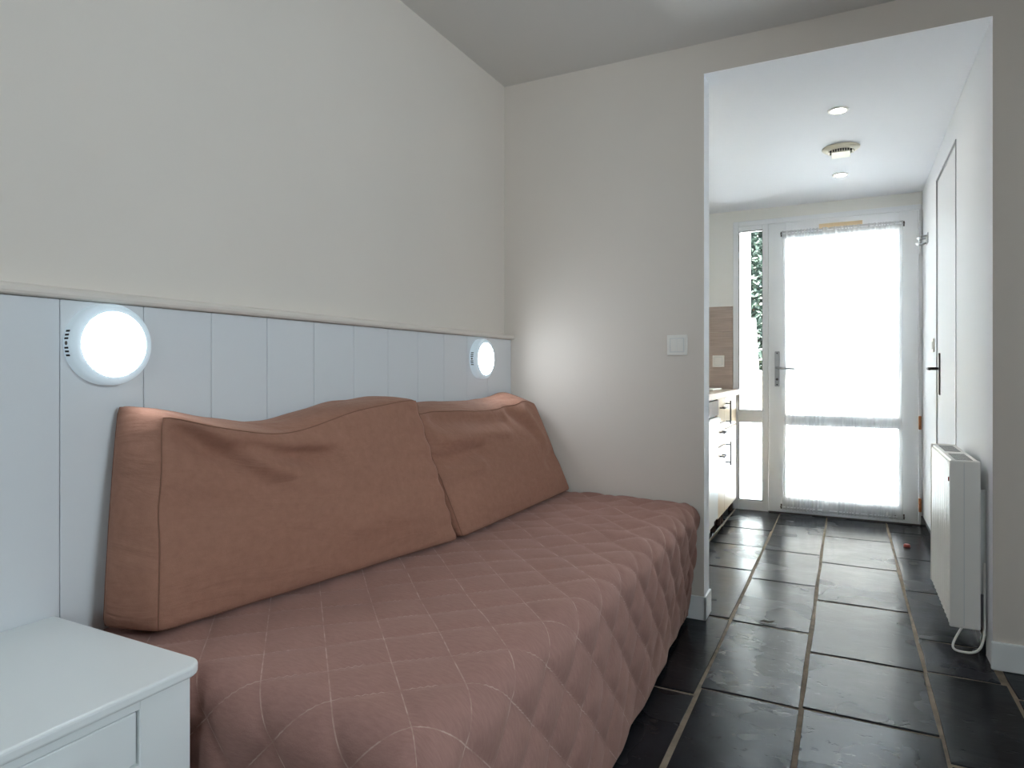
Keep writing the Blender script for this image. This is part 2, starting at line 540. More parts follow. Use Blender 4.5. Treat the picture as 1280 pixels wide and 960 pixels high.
# door in the back wall, only its casing edge shows at the frame's right edge
d3 = thing('door_3', (1.02, YB, 0), 'white inner door and casing beside the kitchen opening', **ST)
box('casing', [(.545, .605, YB - .014, YB + .115, 0, 2.01), (1.365, 1.425, YB - .014, YB + .115, 0, 2.01), (.605, 1.365, YB - .014, YB + .115, 1.95, 2.01)], 'wood_white', d3, bevel=.003)
box('door_leaf', (.608, 1.362, YB + .03, YB + .07, .008, 1.948), 'wood_white', d3, bevel=.002)
hd = box('handle_plate', (1.28, 1.315, YB + .022, YB + .03, .93, 1.13), 'chrome', d3, bevel=.003)
tube('lever', [(1.298, YB + .022, 1.05), (1.298, YB - .02, 1.05), (1.285, YB - .03, 1.05), (1.18, YB - .03, 1.05)], .008, 'chrome', hd)

# living-room windows, out of view, added to supply daylight
xm = (wx0 + wx1) / 2
w2 = thing('fill_window_rear', (xm, YR - .08, wz0), 'unseen white framed two-pane window added for daylight behind the camera', **ST)
fa, fb = YR - .12, YR - .05
box('frame', [(wx0, wx1, fa, fb, wz0, wz0 + .06), (wx0, wx1, fa, fb, wz1 - .06, wz1), (wx0, wx0 + .06, fa, fb, wz0 + .06, wz1 - .06),
              (wx1 - .06, wx1, fa, fb, wz0 + .06, wz1 - .06), (xm - .05, xm + .05, fa, fb, wz0 + .06, wz1 - .06)], 'pvc', w2, bevel=.004)
box('pane', (wx0 + .06, xm - .05, YR - .084, YR - .08, wz0 + .06, wz1 - .06), 'glass', w2)
box('pane', (xm + .05, wx1 - .06, YR - .084, YR - .08, wz0 + .06, wz1 - .06), 'glass', w2)
w3 = thing('fill_window_right', (XR + .08, (ry0 + ry1) / 2, rz0), 'unseen white framed single-pane window added for daylight opposite the bed', **ST)
fa, fb = XR + .05, XR + .12
box('frame', [(fa, fb, ry0, ry1, rz0, rz0 + .06), (fa, fb, ry0, ry1, rz1 - .06, rz1), (fa, fb, ry0, ry0 + .06, rz0 + .06, rz1 - .06), (fa, fb, ry1 - .06, ry1, rz0 + .06, rz1 - .06)], 'pvc', w3, bevel=.004)
box('pane', (XR + .08, XR + .084, ry0 + .06, ry1 - .06, rz0 + .06, rz1 - .06), 'glass', w3)
box('sill', (XR - .03, XR + .05, ry0 - .03, ry1 + .03, rz0 - .02, rz0), 'pvc', w3, bevel=.004)
box('sill', (wx0 - .03, wx1 + .03, YR - .05, YR + .03, wz0 - .02, wz0), 'pvc', w2, bevel=.004)

# ------------------------------------------------------------------ panelling
XP = -1.432
pn = thing('trim_1', (XL, 1.0, 0), 'white tongue-and-groove panelling with a rounded rail behind the bed', **ST)
box('backing', (XL, XP - .006, YR, YB, 0, 1.186), 'board', pn)
ys = [.775 + .1795 * i for i in range(12)]
ys[-1] = YB - .001
edges = [ys[0] - .36 * k for k in range(7, 0, -1)] + ys
for a, b in zip(edges, edges[1:]):
    box('board', (XP - .012, XP, max(a, YR) + .0007, b - .0007, 0, 1.186), 'board', pn, bevel=.0017)
bm = bmesh.new()
prof = [(XL, 1.187), (XP + .012, 1.187), (XP + .018, 1.189), (XP + .0215, 1.194), (XP + .0215, 1.200), (XP + .018, 1.206), (XP + .011, 1.209), (XL, 1.211)]
r0 = [bm.verts.new((x, YR, z)) for x, z in prof]
r1 = [bm.verts.new((x, YB - .001, z)) for x, z in prof]
n = len(prof)
for i in range(n):
    bm.faces.new((r0[i], r0[(i + 1) % n], r1[(i + 1) % n], r1[i]))
bm.faces.new(r0); bm.faces.new(list(reversed(r1)))
bmesh.ops.recalc_face_normals(bm, faces=bm.faces)
mesh('rail', bm, 'wall', pn, smooth=False, bevel=.002)


# ------------------------------------------------------------------ wall lamps
def wall_lamp(y, z, label):
    R = .088
    t = thing('wall_lamp', (XP, y, z), label, 'lamp', 'round wall lamps on the panelling')
    hs = lathe('housing', (XP, y, z), (1, 0, 0), [(R, 0), (R, .022), (R - .002, .0275), (R - .006, .0310), (R - .011, .0328), (R - .0185, .0335), (R - .019, .031), (R - .019, .02)], 'lamp_rim', t, n=72)
    lathe('diffuser', (XP, y, z), (1, 0, 0), [(R - .0192, .022), (R - .0192, .0335), (R - .024, .0365), (R - .036, .0385), (.001, .0395)], 'led', t, n=64)
    # vent slots on the side that faces the camera
    for k in (-3.4, -2.3, -1.3, 1.3, 2.3, 3.4):
        ang = math.radians(180) + k * .085
        cy, cz = math.cos(ang), math.sin(ang)
        bm = bmesh.new()
        q = [bm.verts.new((XP + .006 + dx, y + cy * rr - cz * tt, z + cz * rr + cy * tt)) for dx, rr, tt in
             ((0, R - .002, -.0019), (.013, R - .002, -.0019), (.013, R - .002, .0019), (0, R - .002, .0019), (0, R + .0005, -.0019), (.013, R + .0005, -.0019), (.013, R + .0005, .0019), (0, R + .0005, .0019))]
        for f in ((0, 1, 2, 3), (7, 6, 5, 4), (0, 4, 5, 1), (1, 5, 6, 2), (2, 6, 7, 3), (3, 7, 4, 0)):
            bm.faces.new([q[i] for i in f])
        bmesh.ops.recalc_face_normals(bm, faces=bm.faces)
        mesh('vent_slot', bm, 'dark', hs)
    lathe('screw', (XP + .0125, y - R + .001, z), (0, -1, 0), [(.0042, 0), (.0042, .0016), (.003, .002)], 'darkmetal', hs, n=16)


wall_lamp(.868, 1.096, 'round white wall lamp, lit, above the near end of the large cushion')
wall_lamp(2.497, 1.090, 'round white wall lamp, lit, close to the corner of the room')


# ------------------------------------------------------------------ bed
bed = thing('day_bed', (-1.0, 1.8, 0), 'low single day bed hidden beneath the brown quilted cover', 'bed')
box('base', (-1.41, -.63, .84, 2.76, .10, .20), 'brown', bed, bevel=.006)
box('mattress', (-1.41, -.605, .84, 2.765, .20, .455), 'wall', bed, bevel=.03, seg=4)
for lx in (-1.36, -.70):
    for ly in (.92, 2.68):
        lathe('leg', (lx, ly, 0), (0, 0, 1), [(.022, 0), (.028, .1)], 'brown', bed, n=20)


def fnoise(x, y, s, seed=0):
    return noise.noise(Vector((x * s + seed, y * s - seed * .7, seed * 1.3)))


def quilt():
    x_in, x_edge = -1.428, -.556
    y_far, y_near = 2.786, .795
    top = .482
    R = .055
    dx = dy = .0095
    drop = .445
    ns = int((x_edge - R - x_in + drop + R) / dx)
    nt_ = int((y_far - y_near - R + drop + R) / dy)
    P = .164
    bm = bmesh.new()
    uvl = bm.loops.layers.uv.new('unfolded')
    grid, uvs = [], {}

    def fall(e, R):
        """arc length past the edge -> (outward, down)"""
        if e <= 0:
            return 0, 0
        q = R * math.pi / 2
        if e < q:
            return R * math.sin(e / R), R * (1 - math.cos(e / R))
        return R, R + e - q

    for i in range(ns + 1):
        row = []
        for j in range(nt_ + 1):
            s = x_in + i * dx                       # unfolded X
            t = y_far - j * dy                      # unfolded Y, falling towards the near end
            es, et = s - (x_edge - R), (y_near + R) - t
            bx, by = min(s, x_edge - R), max(t, y_near + R)
            ex, ey = max(es, 0), max(et, 0)
            e = math.hypot(ex, ey)
            if ex > 0 and ey > 0:                   # draped corner: hem stays level
                e = min(max(ex, ey) * (1 + .0 * e), drop + R)
            hang = 0
            if e > 0:
                h_ = math.hypot(ex, ey)
                nx, ny = ex / h_, -ey / h_
                o_, d_ = fall(e, R)
                hang = max(0, d_ - R) / .4
            else:
                nx = ny = o_ = d_ = 0
            # quilting: proud pads between recessed stitch lines
            a = ((t + s - .40) / P + 100.5) % 1 - .5
            b = ((t - s - 1.937) / P + 100.5) % 1 - .5
            pad = (1 - math.exp(-abs(a) * 9)) * (1 - math.exp(-abs(b) * 9))
            pz = .0085 * pad
            wr = .007 * fnoise(s, t, 3.1, 1) + .004 * fnoise(s, t, 8, 5)
            # soft ripples running from the cushions towards the edge at the far end
            wr += .004 * math.sin(34 * (t + .35 * s)) * max(0, min(1, (t - 1.7) / .6)) * max(0, min(1, (s + 1.2) / .3))
            x = bx + nx * o_
            y = by + ny * o_
            z = top - d_
            if e <= 0:
                z += pz + wr
            else:
                k = min(1, d_ / R)
                z += (pz + wr) * (1 - k)
                out = pz * (1.7 - 1.5 * max(0, min(1, (hang - .55) / .45))) + wr * .6
                x += nx * out * k
                y += ny * out * k
                # hem: tucked in at the far end, flaring a little nearer, with soft folds
                far = max(0, min(1, (by - 1.7) / 1.05))
                x += nx * hang * (.020 - .055 * far + .005 * math.sin(by * 9 + 1) + .003 * math.sin(by * 23))
                y += ny * hang * .02
                if by > 2.7:
                    y -= hang * .02
            row.append(bm.verts.new((x, y, max(z, .02))))
            uvs[row[-1]] = (s, t)
        grid.append(row)
    for i in range(ns):
        for j in range(nt_):
            f = bm.faces.new((grid[i][j], grid[i][j + 1], grid[i + 1][j + 1], grid[i + 1][j]))
            for l in f.loops:
                l[uvl].uv = uvs[l.vert]
    bmesh.ops.recalc_face_normals(bm, faces=bm.faces)
    o = mesh('quilted_bedspread', bm, 'quilt', None, smooth=True, label='brown diamond-quilted bedspread draped over the day bed to near the floor', cat='bedspread')
    if o.data.polygons[0].normal.z < 0:
        o.data.flip_normals()
    md = o.modifiers.new('thickness', 'SOLIDIFY')
    md.thickness = .006
    md.offset = -1
    return o


quilt()


# ------------------------------------------------------------------ cushions
def cushion(front, back, label, seed, sag, folds, top_sign=1):
    """front/back: corners (near-bottom, far-bottom, near-top, far-top); a soft box cushion between them"""
    Fr = [Vector(p) for p in front]
    Bk = [Vector(p) for p in back]
    cen = sum(Fr + Bk, Vector()) / 8
    t = thing('box_cushion', (cen.x, cen.y, min(p.z for p in Fr + Bk)), label, 'cushion', 'large cushions leaning on the panelling')

    def vol(u, v, d):
        """u along the length, v up, d from front (0) to back (1); with puff, sag and folds"""
        def bil(q):
            return (q[0] * (1 - u) + q[1] * u) * (1 - v) + (q[2] * (1 - u) + q[3] * u) * v
        p = bil(Fr) * (1 - d) + bil(Bk) * d
        nrm = (bil(Fr) - bil(Bk)).normalized()
        along = ((Fr[1] - Fr[0]) * (1 - v) + (Fr[3] - Fr[2]) * v).normalized()
        upv = ((Fr[2] - Fr[0]) * (1 - u) + (Fr[3] - Fr[1]) * u).normalized()
        bu = 1 - abs(2 * u - 1) ** 2.6
        bv = 1 - abs(2 * v - 1) ** 2.6
        bd = 1 - abs(2 * d - 1) ** 2.0
        f = (1 - 2 * d)
        p += nrm * f * .032 * bu * bv
        p += along * (2 * u - 1) * .014 * bv * bd
        p += upv * ((2 * v - 1) * .016 * bu * bd if v > .5 else 0)
        p += upv * sag(u) * max(0, v - .35) / .65
        # wrinkles
        q = Vector((u * 7 + seed, v * 3.4, d * 1.2))
        wr = .0060 * noise.noise(q * .6) * (.35 + bu * bv) + .0018 * noise.noise(Vector((u * 16 + seed, v * 5 + u * 6, d * 3)))
        wr += 1.6 * folds(u, v) * (1 - d)
        p += nrm * f * wr
        if v > .6:
            p += upv * .008 * noise.noise(Vector((u * 11, d * 4, seed))) * bd
        return p

    NU, NV, ND = 84, 44, 12
    bm = bmesh.new()
    uvl = bm.loops.layers.uv.new('cloth')
    cache = {}

    def vert(i, j, k):
        key = (i, j, k)
        if key not in cache:
            # round the box corners by pulling the parameters in smoothly
            cache[key] = bm.verts.new(vol(i / NU, j / NV, k / ND))
        return cache[key]

    L_, H_, D_ = (Fr[1] - Fr[0]).length, (Fr[2] - Fr[0]).length, (Fr[0] - Bk[0]).length

    def face(ids, uv):
        f = bm.faces.new([vert(*q) for q in ids])
        for l, q in zip(f.loops, uv):
            l[uvl].uv = q
    for i in range(NU):
        for j in range(NV):
            for k in (0, ND):
                ids = [(i, j, k), (i + 1, j, k), (i + 1, j + 1, k), (i, j + 1, k)]
                face(ids if k == 0 else ids[::-1], [(q[0] / NU * L_ + k, q[1] / NV * H_) for q in (ids if k == 0 else ids[::-1])])
    for i in range(NU):
        for k in range(ND):
            for j in (0, NV):
                ids = [(i, j, k), (i + 1, j, k), (i + 1, j, k + 1), (i, j, k + 1)]
                ids = ids if j == NV else ids
                face(ids, [(q[0] / NU * L_, H_ + 1 + q[2] / ND * D_ + j) for q in ids])
    for j in range(NV):
        for k in range(ND):
            for i in (0, NU):
                ids = [(i, j, k), (i, j + 1, k), (i, j + 1, k + 1), (i, j, k + 1)]
                face(ids, [(5 + q[2] / ND * D_ + i, q[1] / NV * H_) for q in ids])
    bmesh.ops.recalc_face_normals(bm, faces=bm.faces)
    # soften the edges of the box
    for _ in range(7):
        bmesh.ops.smooth_vert(bm, verts=bm.verts, factor=.5, use_axis_x=True, use_axis_y=True, use_axis_z=True)
    edge = []
    for (i0, j0, di, dj, cnt) in ((0, 0, 1, 0, NU), (NU, 0, 0, 1, NV), (NU, NV, -1, 0, NU), (0, NV, 0, -1, NV)):
        edge += [cache[(i0 + di * m, j0 + dj * m, 0)].co.copy() for m in range(0, cnt, 2)]
    edge_b = []
    for (i0, j0, di, dj, cnt) in ((0, 0, 1, 0, NU), (NU, 0, 0, 1, NV), (NU, NV, -1, 0, NU), (0, NV, 0, -1, NV)):
        edge_b += [cache[(i0 + di * m, j0 + dj * m, ND)].co.copy() for m in range(0, cnt, 2)]
    cover = mesh('cover', bm, 'cushion', t, smooth=True)
    for e in (edge, edge_b):
        b2 = bmesh.new()
        add_tube(b2, e, .0015, 6, closed=True)
        mesh('seam_piping', b2, 'piping', t, smooth=True)
    return t


def g(x, m, s):
    return math.exp(-((x - m) / s) ** 2)


def sag1(u):
    return -.052 * g(u, .38, .24) + .010 * g(u, .95, .1) + .016 * g(u, 0, .10)


def folds1(u, v):
    # creases fanning out from the near top corner
    c = 0
    for (u0, v0, du, dv, amp, wd) in ((.09, .99, .24, -.22, .034, .040), (.07, .93, .22, -.26, -.030, .036), (.20, .98, .32, -.10, .022, .034), (.20, .90, .30, -.12, -.024, .034), (.42, .84, .12, -.24, -.014, .04), (.05, .55, .30, .04, -.010, .05), (.55, .30, .3, .05, .010, .06)):
        L2 = du * du + dv * dv
        k = max(0, min(1, ((u - u0) * du + (v - v0) * dv) / L2))
        dd = math.hypot(u - u0 - k * du, (v - v0 - k * dv) * .6)
        c += amp * math.exp(-(dd / wd) ** 2) * (1 - .5 * k)
    c += .006 * math.sin(v * 40 + 6 * math.sin(u * 5)) * g(u, .97, .06)
    return c


cushion([(-1.255, .868, .498), (-1.100, 1.790, .498), (-1.293, .904, .932), (-1.250, 1.775, .938)],
        [(-1.392, .828, .498), (-1.285, 1.800, .498), (-1.424, .882, .957), (-1.415, 1.785, .945)],
        'large brown box cushion at the nightstand end of the bed', 3.0, sag1, folds1)


def sag2(u):
    return -.012 * g(u, .5, .2) + .02 * g(u, .88, .09)


def folds2(u, v):
    c = 0
    for (u0, v0, du, dv, amp, wd) in ((.10, .92, .5, -.05, -.024, .032), (.08, .80, .48, .04, .020, .045), (.02, .58, .28, .05, -.022, .032), (.04, .50, .22, .03, .014, .03), (.70, .92, .14, -.22, -.020, .045), (.82, .92, .06, -.3, .016, .04), (.84, .36, .12, .05, -.014, .03)):
        L2 = du * du + dv * dv
        k = max(0, min(1, ((u - u0) * du + (v - v0) * dv) / L2))
        dd = math.hypot(u - u0 - k * du, (v - v0 - k * dv) * .6)
        c += amp * math.exp(-(dd / wd) ** 2)
    return c


cushion([(-1.098, 1.816, .498), (-1.110, 2.775, .498), (-1.280, 1.805, .897), (-1.272, 2.735, .887)],
        [(-1.275, 1.820, .498), (-1.295, 2.775, .498), (-1.422, 1.815, .925), (-1.405, 2.760, .927)],
        'large brown box cushion in the corner beside the back wall', 9.0, sag2, folds2)

# ------------------------------------------------------------------ nightstand
ns_ = thing('nightstand', (-1.2, .53, 0), 'white nightstand with a rounded top and one drawer at the bed end', 'nightstand')
NX0, NX1, NY0, NY1 = -1.428, -.974, .30, .762
bm = bmesh.new()
R = .034
pts = [(NX0, NY0), (NX1 - R, NY0)] + [(NX1 - R + R * math.sin(a), NY0 + R - R * math.cos(a)) for a in [math.pi / 2 * i / 8 for i in range(1, 9)]] + \
      [(NX1 - R + R * math.cos(a), NY1 - R + R * math.sin(a)) for a in [math.pi / 2 * i / 8 for i in range(0, 9)]] + [(NX0, NY1)]
lo = [bm.verts.new((x, y, .526)) for x, y in pts]
hi = [bm.verts.new((x, y, .545)) for x, y in pts]
for i in range(len(pts)):
    k = (i + 1) % len(pts)
    bm.faces.new((lo[i], lo[k], hi[k], hi[i]))
bm.faces.new(hi); bm.faces.new(list(reversed(lo)))
mesh('top', bm, 'wood_white', ns_, bevel=.005, seg=3)
fx, by0, by1 = -.998, .318, .748
box('frame', [(NX0, fx, by1 - .018, by1, .08, .526), (NX0, fx, by0, by0 + .018, .08, .526), (NX0, NX0 + .01, by0, by1, .1, .526),
              (fx - .02, fx, by0 + .018, by1 - .018, .502, .526), (fx - .02, fx, by0 + .018, by1 - .018, .36, .415), (NX0, fx - .02, by0, by1, .36, .375), (NX0, fx, by0, by1, .1, .118)], 'wood_white', ns_, bevel=.0015)
box('stile', (fx - .02, fx + .0008, by1 - .09, by1, 0, .524), 'wood_white', ns_, bevel=.002)
box('stile', (fx - .02, fx + .0008, by0, by0 + .09, 0, .524), 'wood_white', ns_, bevel=.002)
box('back_leg', (NX0, NX0 + .04, by0, by0 + .04, 0, .1), 'wood_white', ns_)
box('back_leg', (NX0, NX0 + .04, by1 - .04, by1, 0, .1), 'wood_white', ns_)
dr = box('drawer', (fx - .02, fx - .003, by0 + .093, by1 - .093, .418, .4995), 'wood_white', ns_, bevel=.002)
lathe('knob', (fx - .003, (by0 + by1) / 2, .459), (1, 0, 0), [(.006, 0), (.006, .012), (.014, .018), (.015, .024), (.010, .028), (.001, .029)], 'wood_white', dr, n=24)
dn = box('door', (fx - .02, fx - .003, by0 + .093, by1 - .093, .122, .357), 'wood_white', ns_, bevel=.002)
lathe('knob', (fx - .003, by1 - .12, .26), (1, 0, 0), [(.006, 0), (.006, .012), (.014, .018), (.015, .024), (.010, .028), (.001, .029)], 'wood_white', dn, n=24)


# ------------------------------------------------------------------ switches
def switch_y(x0, x1, z0, z1, ywall, rockers, label):
    t = thing('light_switch', ((x0 + x1) / 2, ywall, z0), label, 'switch')
    box('plate', (x0, x1, ywall - .009, ywall, z0, z1), 'plastic', t, bevel=.0035, seg=3)
    m = (x1 - x0) * .19
    ix0, ix1, iz0, iz1 = x0 + m, x1 - m, z0 + m, z1 - m
    box('surround', [(ix0 - .004, ix1 + .004, ywall - .0105, ywall - .008, iz0 - .004, iz1 + .004)], 'button', t, bevel=.001)
    wd = (ix1 - ix0) / rockers
    for r in range(rockers):
        bm = bmesh.new()
        a, b = ix0 + r * wd + .0008, ix0 + (r + 1) * wd - .0008
        tilt = .0035
        vs = [bm.verts.new(p) for p in ((a, ywall - .010, iz0), (b, ywall - .010, iz0), (b, ywall - .010, iz1), (a, ywall - .010, iz1),
                                        (a, ywall - .012, iz0), (b, ywall - .012, iz0), (b, ywall - .012 - tilt, iz1), (a, ywall - .012 - tilt, iz1))]
        for f in ((0, 1, 2, 3), (7, 6, 5, 4), (0, 4, 5, 1), (1, 5, 6, 2), (2, 6, 7, 3), (3, 7, 4, 0)):
            bm.faces.new([vs[i] for i in f])
        bmesh.ops.recalc_face_normals(bm, faces=bm.faces)
        mesh('rocker', bm, 'plastic', t, bevel=.0008)


switch_y(-.682, -.596, 1.104, 1.190, YB, 2, 'white double light switch on the wall beside the kitchen opening')
switch_y(-.911, -.823, 1.066, 1.154, YF - .0085, 1, 'white light switch on the taupe kitchen tiles')
sw = thing('light_switch', (XO1, 4.52, 1.15), 'narrow white switch on the passage wall past the inner door', 'switch')
box('plate', (XO1 - .009, XO1, 4.48, 4.56, 1.145, 1.225), 'plastic', sw, bevel=.003)
box('rocker', (XO1 - .013, XO1 - .009, 4.497, 4.543, 1.162, 1.208), 'button', sw, bevel=.0015)

# ------------------------------------------------------------------ entrance door, sidelight, curtain
Y0, Y1 = YF - .012, YF + .055           # fixed frame
sd = thing('window_1', (-.635, YF, 0), 'narrow white framed sidelight of two panes beside the entrance door', **ST)
box('frame', [(-.760, -.720, Y0, Y1, 0, 2.155), (-.553, -.512, Y0, Y1, 0, 2.118), (-.720, -.553, Y0, Y1, 2.082, 2.118), (-.720, -.553, Y0, Y1, .655, .744), (-.720, -.553, Y0, Y1, 0, .072), (-.720, XO1 - .004, Y0, Y1, 2.118, 2.155)],
    'pvc', sd, bevel=.003)
for z0, z1 in ((.744, 2.082), (.072, .655)):
    b_ = .006
    pa = box('pane', (-.720, -.553, YF + .024, YF + .028, z0, z1), 'glass', sd)
    box('gasket', [(-.720, -.717, Y0 + .004, YF + .024, z0, z1), (-.556, -.553, Y0 + .004, YF + .024, z0, z1), (-.717, -.556, Y0 + .004, YF + .024, z1 - .003, z1), (-.717, -.556, Y0 + .004, YF + .024, z0, z0 + .003)], 'seam', pa)
d1 = thing('door_1', (-.035, YF, 0), 'white glazed entrance door behind a sheer curtain', **ST)
LX0, LX1, LZ0, LZ1 = -.509, .430, .010, 2.113
gx0, gx1 = -.392, .315
YD = YF - .026
box('stile', (LX0, gx0, YD, YF + .04, LZ0, LZ1), 'pvc', d1, bevel=.004)
box('stile', (gx1, LX1, YD, YF + .04, LZ0, LZ1), 'pvc', d1, bevel=.004)
box('top_rail', (gx0, gx1, YD, YF + .04, 1.992, LZ1), 'pvc', d1, bevel=.004)
box('middle_rail', (gx0, gx1, YD, YF + .04, .640, .718), 'pvc', d1, bevel=.004)
box('bottom_rail', (gx0, gx1, YD, YF + .04, LZ0, .118), 'pvc', d1, bevel=.004)
box('pane', (gx0, gx1, YF + .010, YF + .014, .718, 1.992), 'glass', d1)
box('pane', (gx0, gx1, YF + .010, YF + .014, .118, .640), 'glass', d1)
box('jamb', (LX1 + .003, XO1 - .001, Y0, Y1, 0, 2.118), 'pvc', d1, bevel=.003)
box('threshold', (LX0, XO1 - .001, YF - .02, YF + .1, -.02, .008), 'darkmetal', d1)
hp = box('handle_plate', (-.466, -.434, YD - .008, YD, .923, 1.178), 'chrome', d1, bevel=.003)
tube('lever', [(-.45, YD - .006, 1.058), (-.45, YD - .045, 1.058), (-.442, YD - .053, 1.058), (-.39, YD - .055, 1.055), (-.325, YD - .05, 1.050)], [.009, .009, .009, .008, .007], 'chrome', hp)
lathe('key_cylinder', (-.45, YD - .008, .975), (0, -1, 0), [(.009, 0), (.009, .006), (.007, .008)], 'darkmetal', hp, n=20)
for sz in (.936, 1.165):
    lathe('screw', (-.45, YD - .008, sz), (0, -1, 0), [(.005, 0), (.004, .002)], 'dark', hp, n=12)
for hz, mt in ((1.99, 'pvc'), (1.86, 'pvc'), (1.275, 'pvc'), (.69, 'rust'), (.14, 'rust')):
    lathe('hinge', (LX1 + .008, YD - .006, hz - .045), (0, 0, 1), [(.006, 0), (.0085, .003), (.0085, .043), (.007, .045), (.0085, .047), (.0085, .087), (.006, .09)], mt, d1, n=18)
vt = box('trickle_vent', (-.173, .099, YD - .012, YD, 2.046, 2.078), 'beige', d1, bevel=.002)
for i in range(22):
    x = -.155 + i * .0113
    box('vent_slat', (x, x + .0055, YD - .0145, YD - .012, 2.052, 2.072), 'beige', vt)
lathe('door_stop', (.295, YD, .055), (0, -1, 0), [(.014, 0), (.014, .012), (.010, .018), (.001, .019)], 'darkmetal', d1, n=20)

for zz, lab in ((2.030, 'thin white curtain rod across the top of the entrance door'), (.052, 'thin white curtain rod across the bottom of the entrance door')):
    rd = thing('curtain_rod', (-.037, YD, zz), lab, 'curtain rod', 'curtain rods on the entrance door')
    tube('rod', [(-.422, YD - .022, zz), (.345, YD - .022, zz)], .004, 'pvc', rd, n=12)
    for x in (-.422, .345):
        box('bracket', [(x - .005, x + .005, YD - .028, YD, zz - .004, zz + .004), (x - .005, x + .005, YD - .004, YD, zz - .018, zz + .018)], 'darkmetal', rd, bevel=.001)

# sheer curtain: gathered on both rods
ct = thing('sheer_curtain', (-.037, YD - .022, .03), 'sheer white gathered voile curtain stretched over the entrance door', 'curtain')


def voile(name, z0, z1, mtl, amp_top, amp_bot, nz, inset):
    bm = bmesh.new()
    NX = 420
    rows = []
    for k in range(nz + 1):
        z = z0 + (z1 - z0) * k / nz
        row = []
        zz = (z - .03) / 2.0
        waist = inset * math.sin(math.pi * max(0, min(1, zz))) ** .8
        for i in range(NX + 1):
            u = i / NX
            x = -.417 + waist + (.757 - waist * 1.35) * u
            ph = 6.28 * (26 * u + 3.5 * noise.noise(Vector((u * 5, 2.2, 0))) + .25 * math.sin(zz * 3 + u * 9))
            dense = .5 + 1.0 * g(u, .30, .14) + .3 * noise.noise(Vector((u * 8, 7, 0)))
            a = (amp_bot * (1 - zz) + amp_top * zz) * dense
            y = YD - .023 + .0085 * a * math.sin(ph) + .003 * math.sin(ph * 2.7 + 1) * a
            row.append(bm.verts.new((x, min(y, YD - .006), z)))
        rows.append(row)
    for p, q in zip(rows, rows[1:]):
        for i in range(NX):
            bm.faces.new((p[i], p[i + 1], q[i + 1], q[i]))
    return mesh(name, bm, mtl, ct, smooth=True)


voile('panel', .062, 2.018, 'sheer', 1.25, 1.25, 24, .022)
voile('header', 2.018, 2.048, 'sheer2', 1.5, 1.5, 3, 0)
voile('hem', .034, .062, 'sheer2', 1.5, 1.5, 3, 0)

# hook on the passage wall that holds the opened door
hk = thing('door_hook', (XO1, 4.86, 1.85), 'grey metal door holdback hook high on the passage wall', 'hook')
box('plate', (XO1 - .005, XO1, 4.81, 4.91, 1.835, 1.90), 'chrome', hk, bevel=.002)
tube('arm', bez((XO1, 4.85, 1.885), (XO1 - .05, 4.85, 1.89), (XO1 - .06, 4.88, 1.87), (XO1 - .035, 4.93, 1.885), 10), .007, 'chrome', hk)
tube('arm', bez((XO1, 4.87, 1.845), (XO1 - .04, 4.87, 1.83), (XO1 - .055, 4.9, 1.84), (XO1 - .05, 4.96, 1.86), 10), .007, 'chrome', hk)
lathe('knob', (XO1 - .012, 4.84, 1.868), (-1, 0, 0), [(.008, 0), (.008, .02), (.014, .026), (.014, .036), (.004, .04)], 'chrome', hk, n=20)

# flush inner door in the passage wall
d2 = thing('door_2', (XO1, (DY0 + DY1) / 2, 0), 'flush white inner door in the passage wall beyond the heater', **ST)
box('door_leaf', (XO1 + .003, XO1 + .043, DY0 + .006, DY1 - .006, .008, DZ - .006), 'satin', d2, bevel=.0015)
box('rebate', (XO1 + .045, XO1 + .06, DY0, DY1, 0, DZ), 'seam', d2)
box('edge_bead', [(XO1 - .004, XO1 + .002, DY0 - .008, DY0 + .001, 0, DZ + .008), (XO1 - .004, XO1 + .002, DY1 - .001, DY1 + .008, 0, DZ + .008), (XO1 - .004, XO1 + .002, DY0 - .008, DY1 + .008, DZ, DZ + .008)], 'chrome', d2)
hp = box('handle_plate', (XO1 - .005, XO1 + .003, 4.26, 4.30, .905, 1.135), 'darkmetal', d2, bevel=.002)
tube('lever', [(XO1 - .003, 4.28, 1.05), (XO1 - .045, 4.28, 1.05), (XO1 - .053, 4.272, 1.05), (XO1 - .055, 4.17, 1.047)], [.008, .008, .0085, .007], 'darkmetal', hp)

# ------------------------------------------------------------------ ceiling spots and extractor vent
for y, lab in ((3.455, 'lit recessed ceiling spot nearer the living room'), (4.535, 'lit recessed ceiling spot nearer the entrance door')):
    ZS = zk(y)
    sp = thing('ceiling_spot', (-.034, y, ZS), lab, 'spotlight', 'recessed kitchen spots')
    lathe('ring', (-.034, y, ZS), (0, 0, -1), [(.046, 0), (.046, .003), (.043, .005), (.034, .005), (.031, .002)], 'plastic', sp, n=40)
    lathe('bulb', (-.034, y, ZS), (0, 0, -1), [(.031, .001), (.031, .0035), (.02, .0045), (.001, .005)], 'spot', sp, n=32)
vx, vy = -.027, 4.02
ZV = zk(vy)
cv = thing('ceiling_vent', (vx, vy, ZV), 'round ivory slatted extractor vent between the two ceiling spots', 'vent')
lathe('flange', (vx, vy, ZV), (0, 0, -1), [(.094, 0), (.094, .004), (.088, .010), (.070, .020), (.066, .020), (.066, .004)], 'ventpl', cv, n=48)
lathe('throat', (vx, vy, ZV), (0, 0, -1), [(.066, .002), (.066, .006)], 'dark', cv, n=40)
box('grille_core', (vx - .041, vx + .041, vy - .047, vy + .047, ZV - .031, ZV - .004), 'dark', cv)
box('grille_plate', (vx - .046, vx + .046, vy - .056, vy + .056, ZV - .038, ZV - .032), 'ventpl', cv, bevel=.0015)
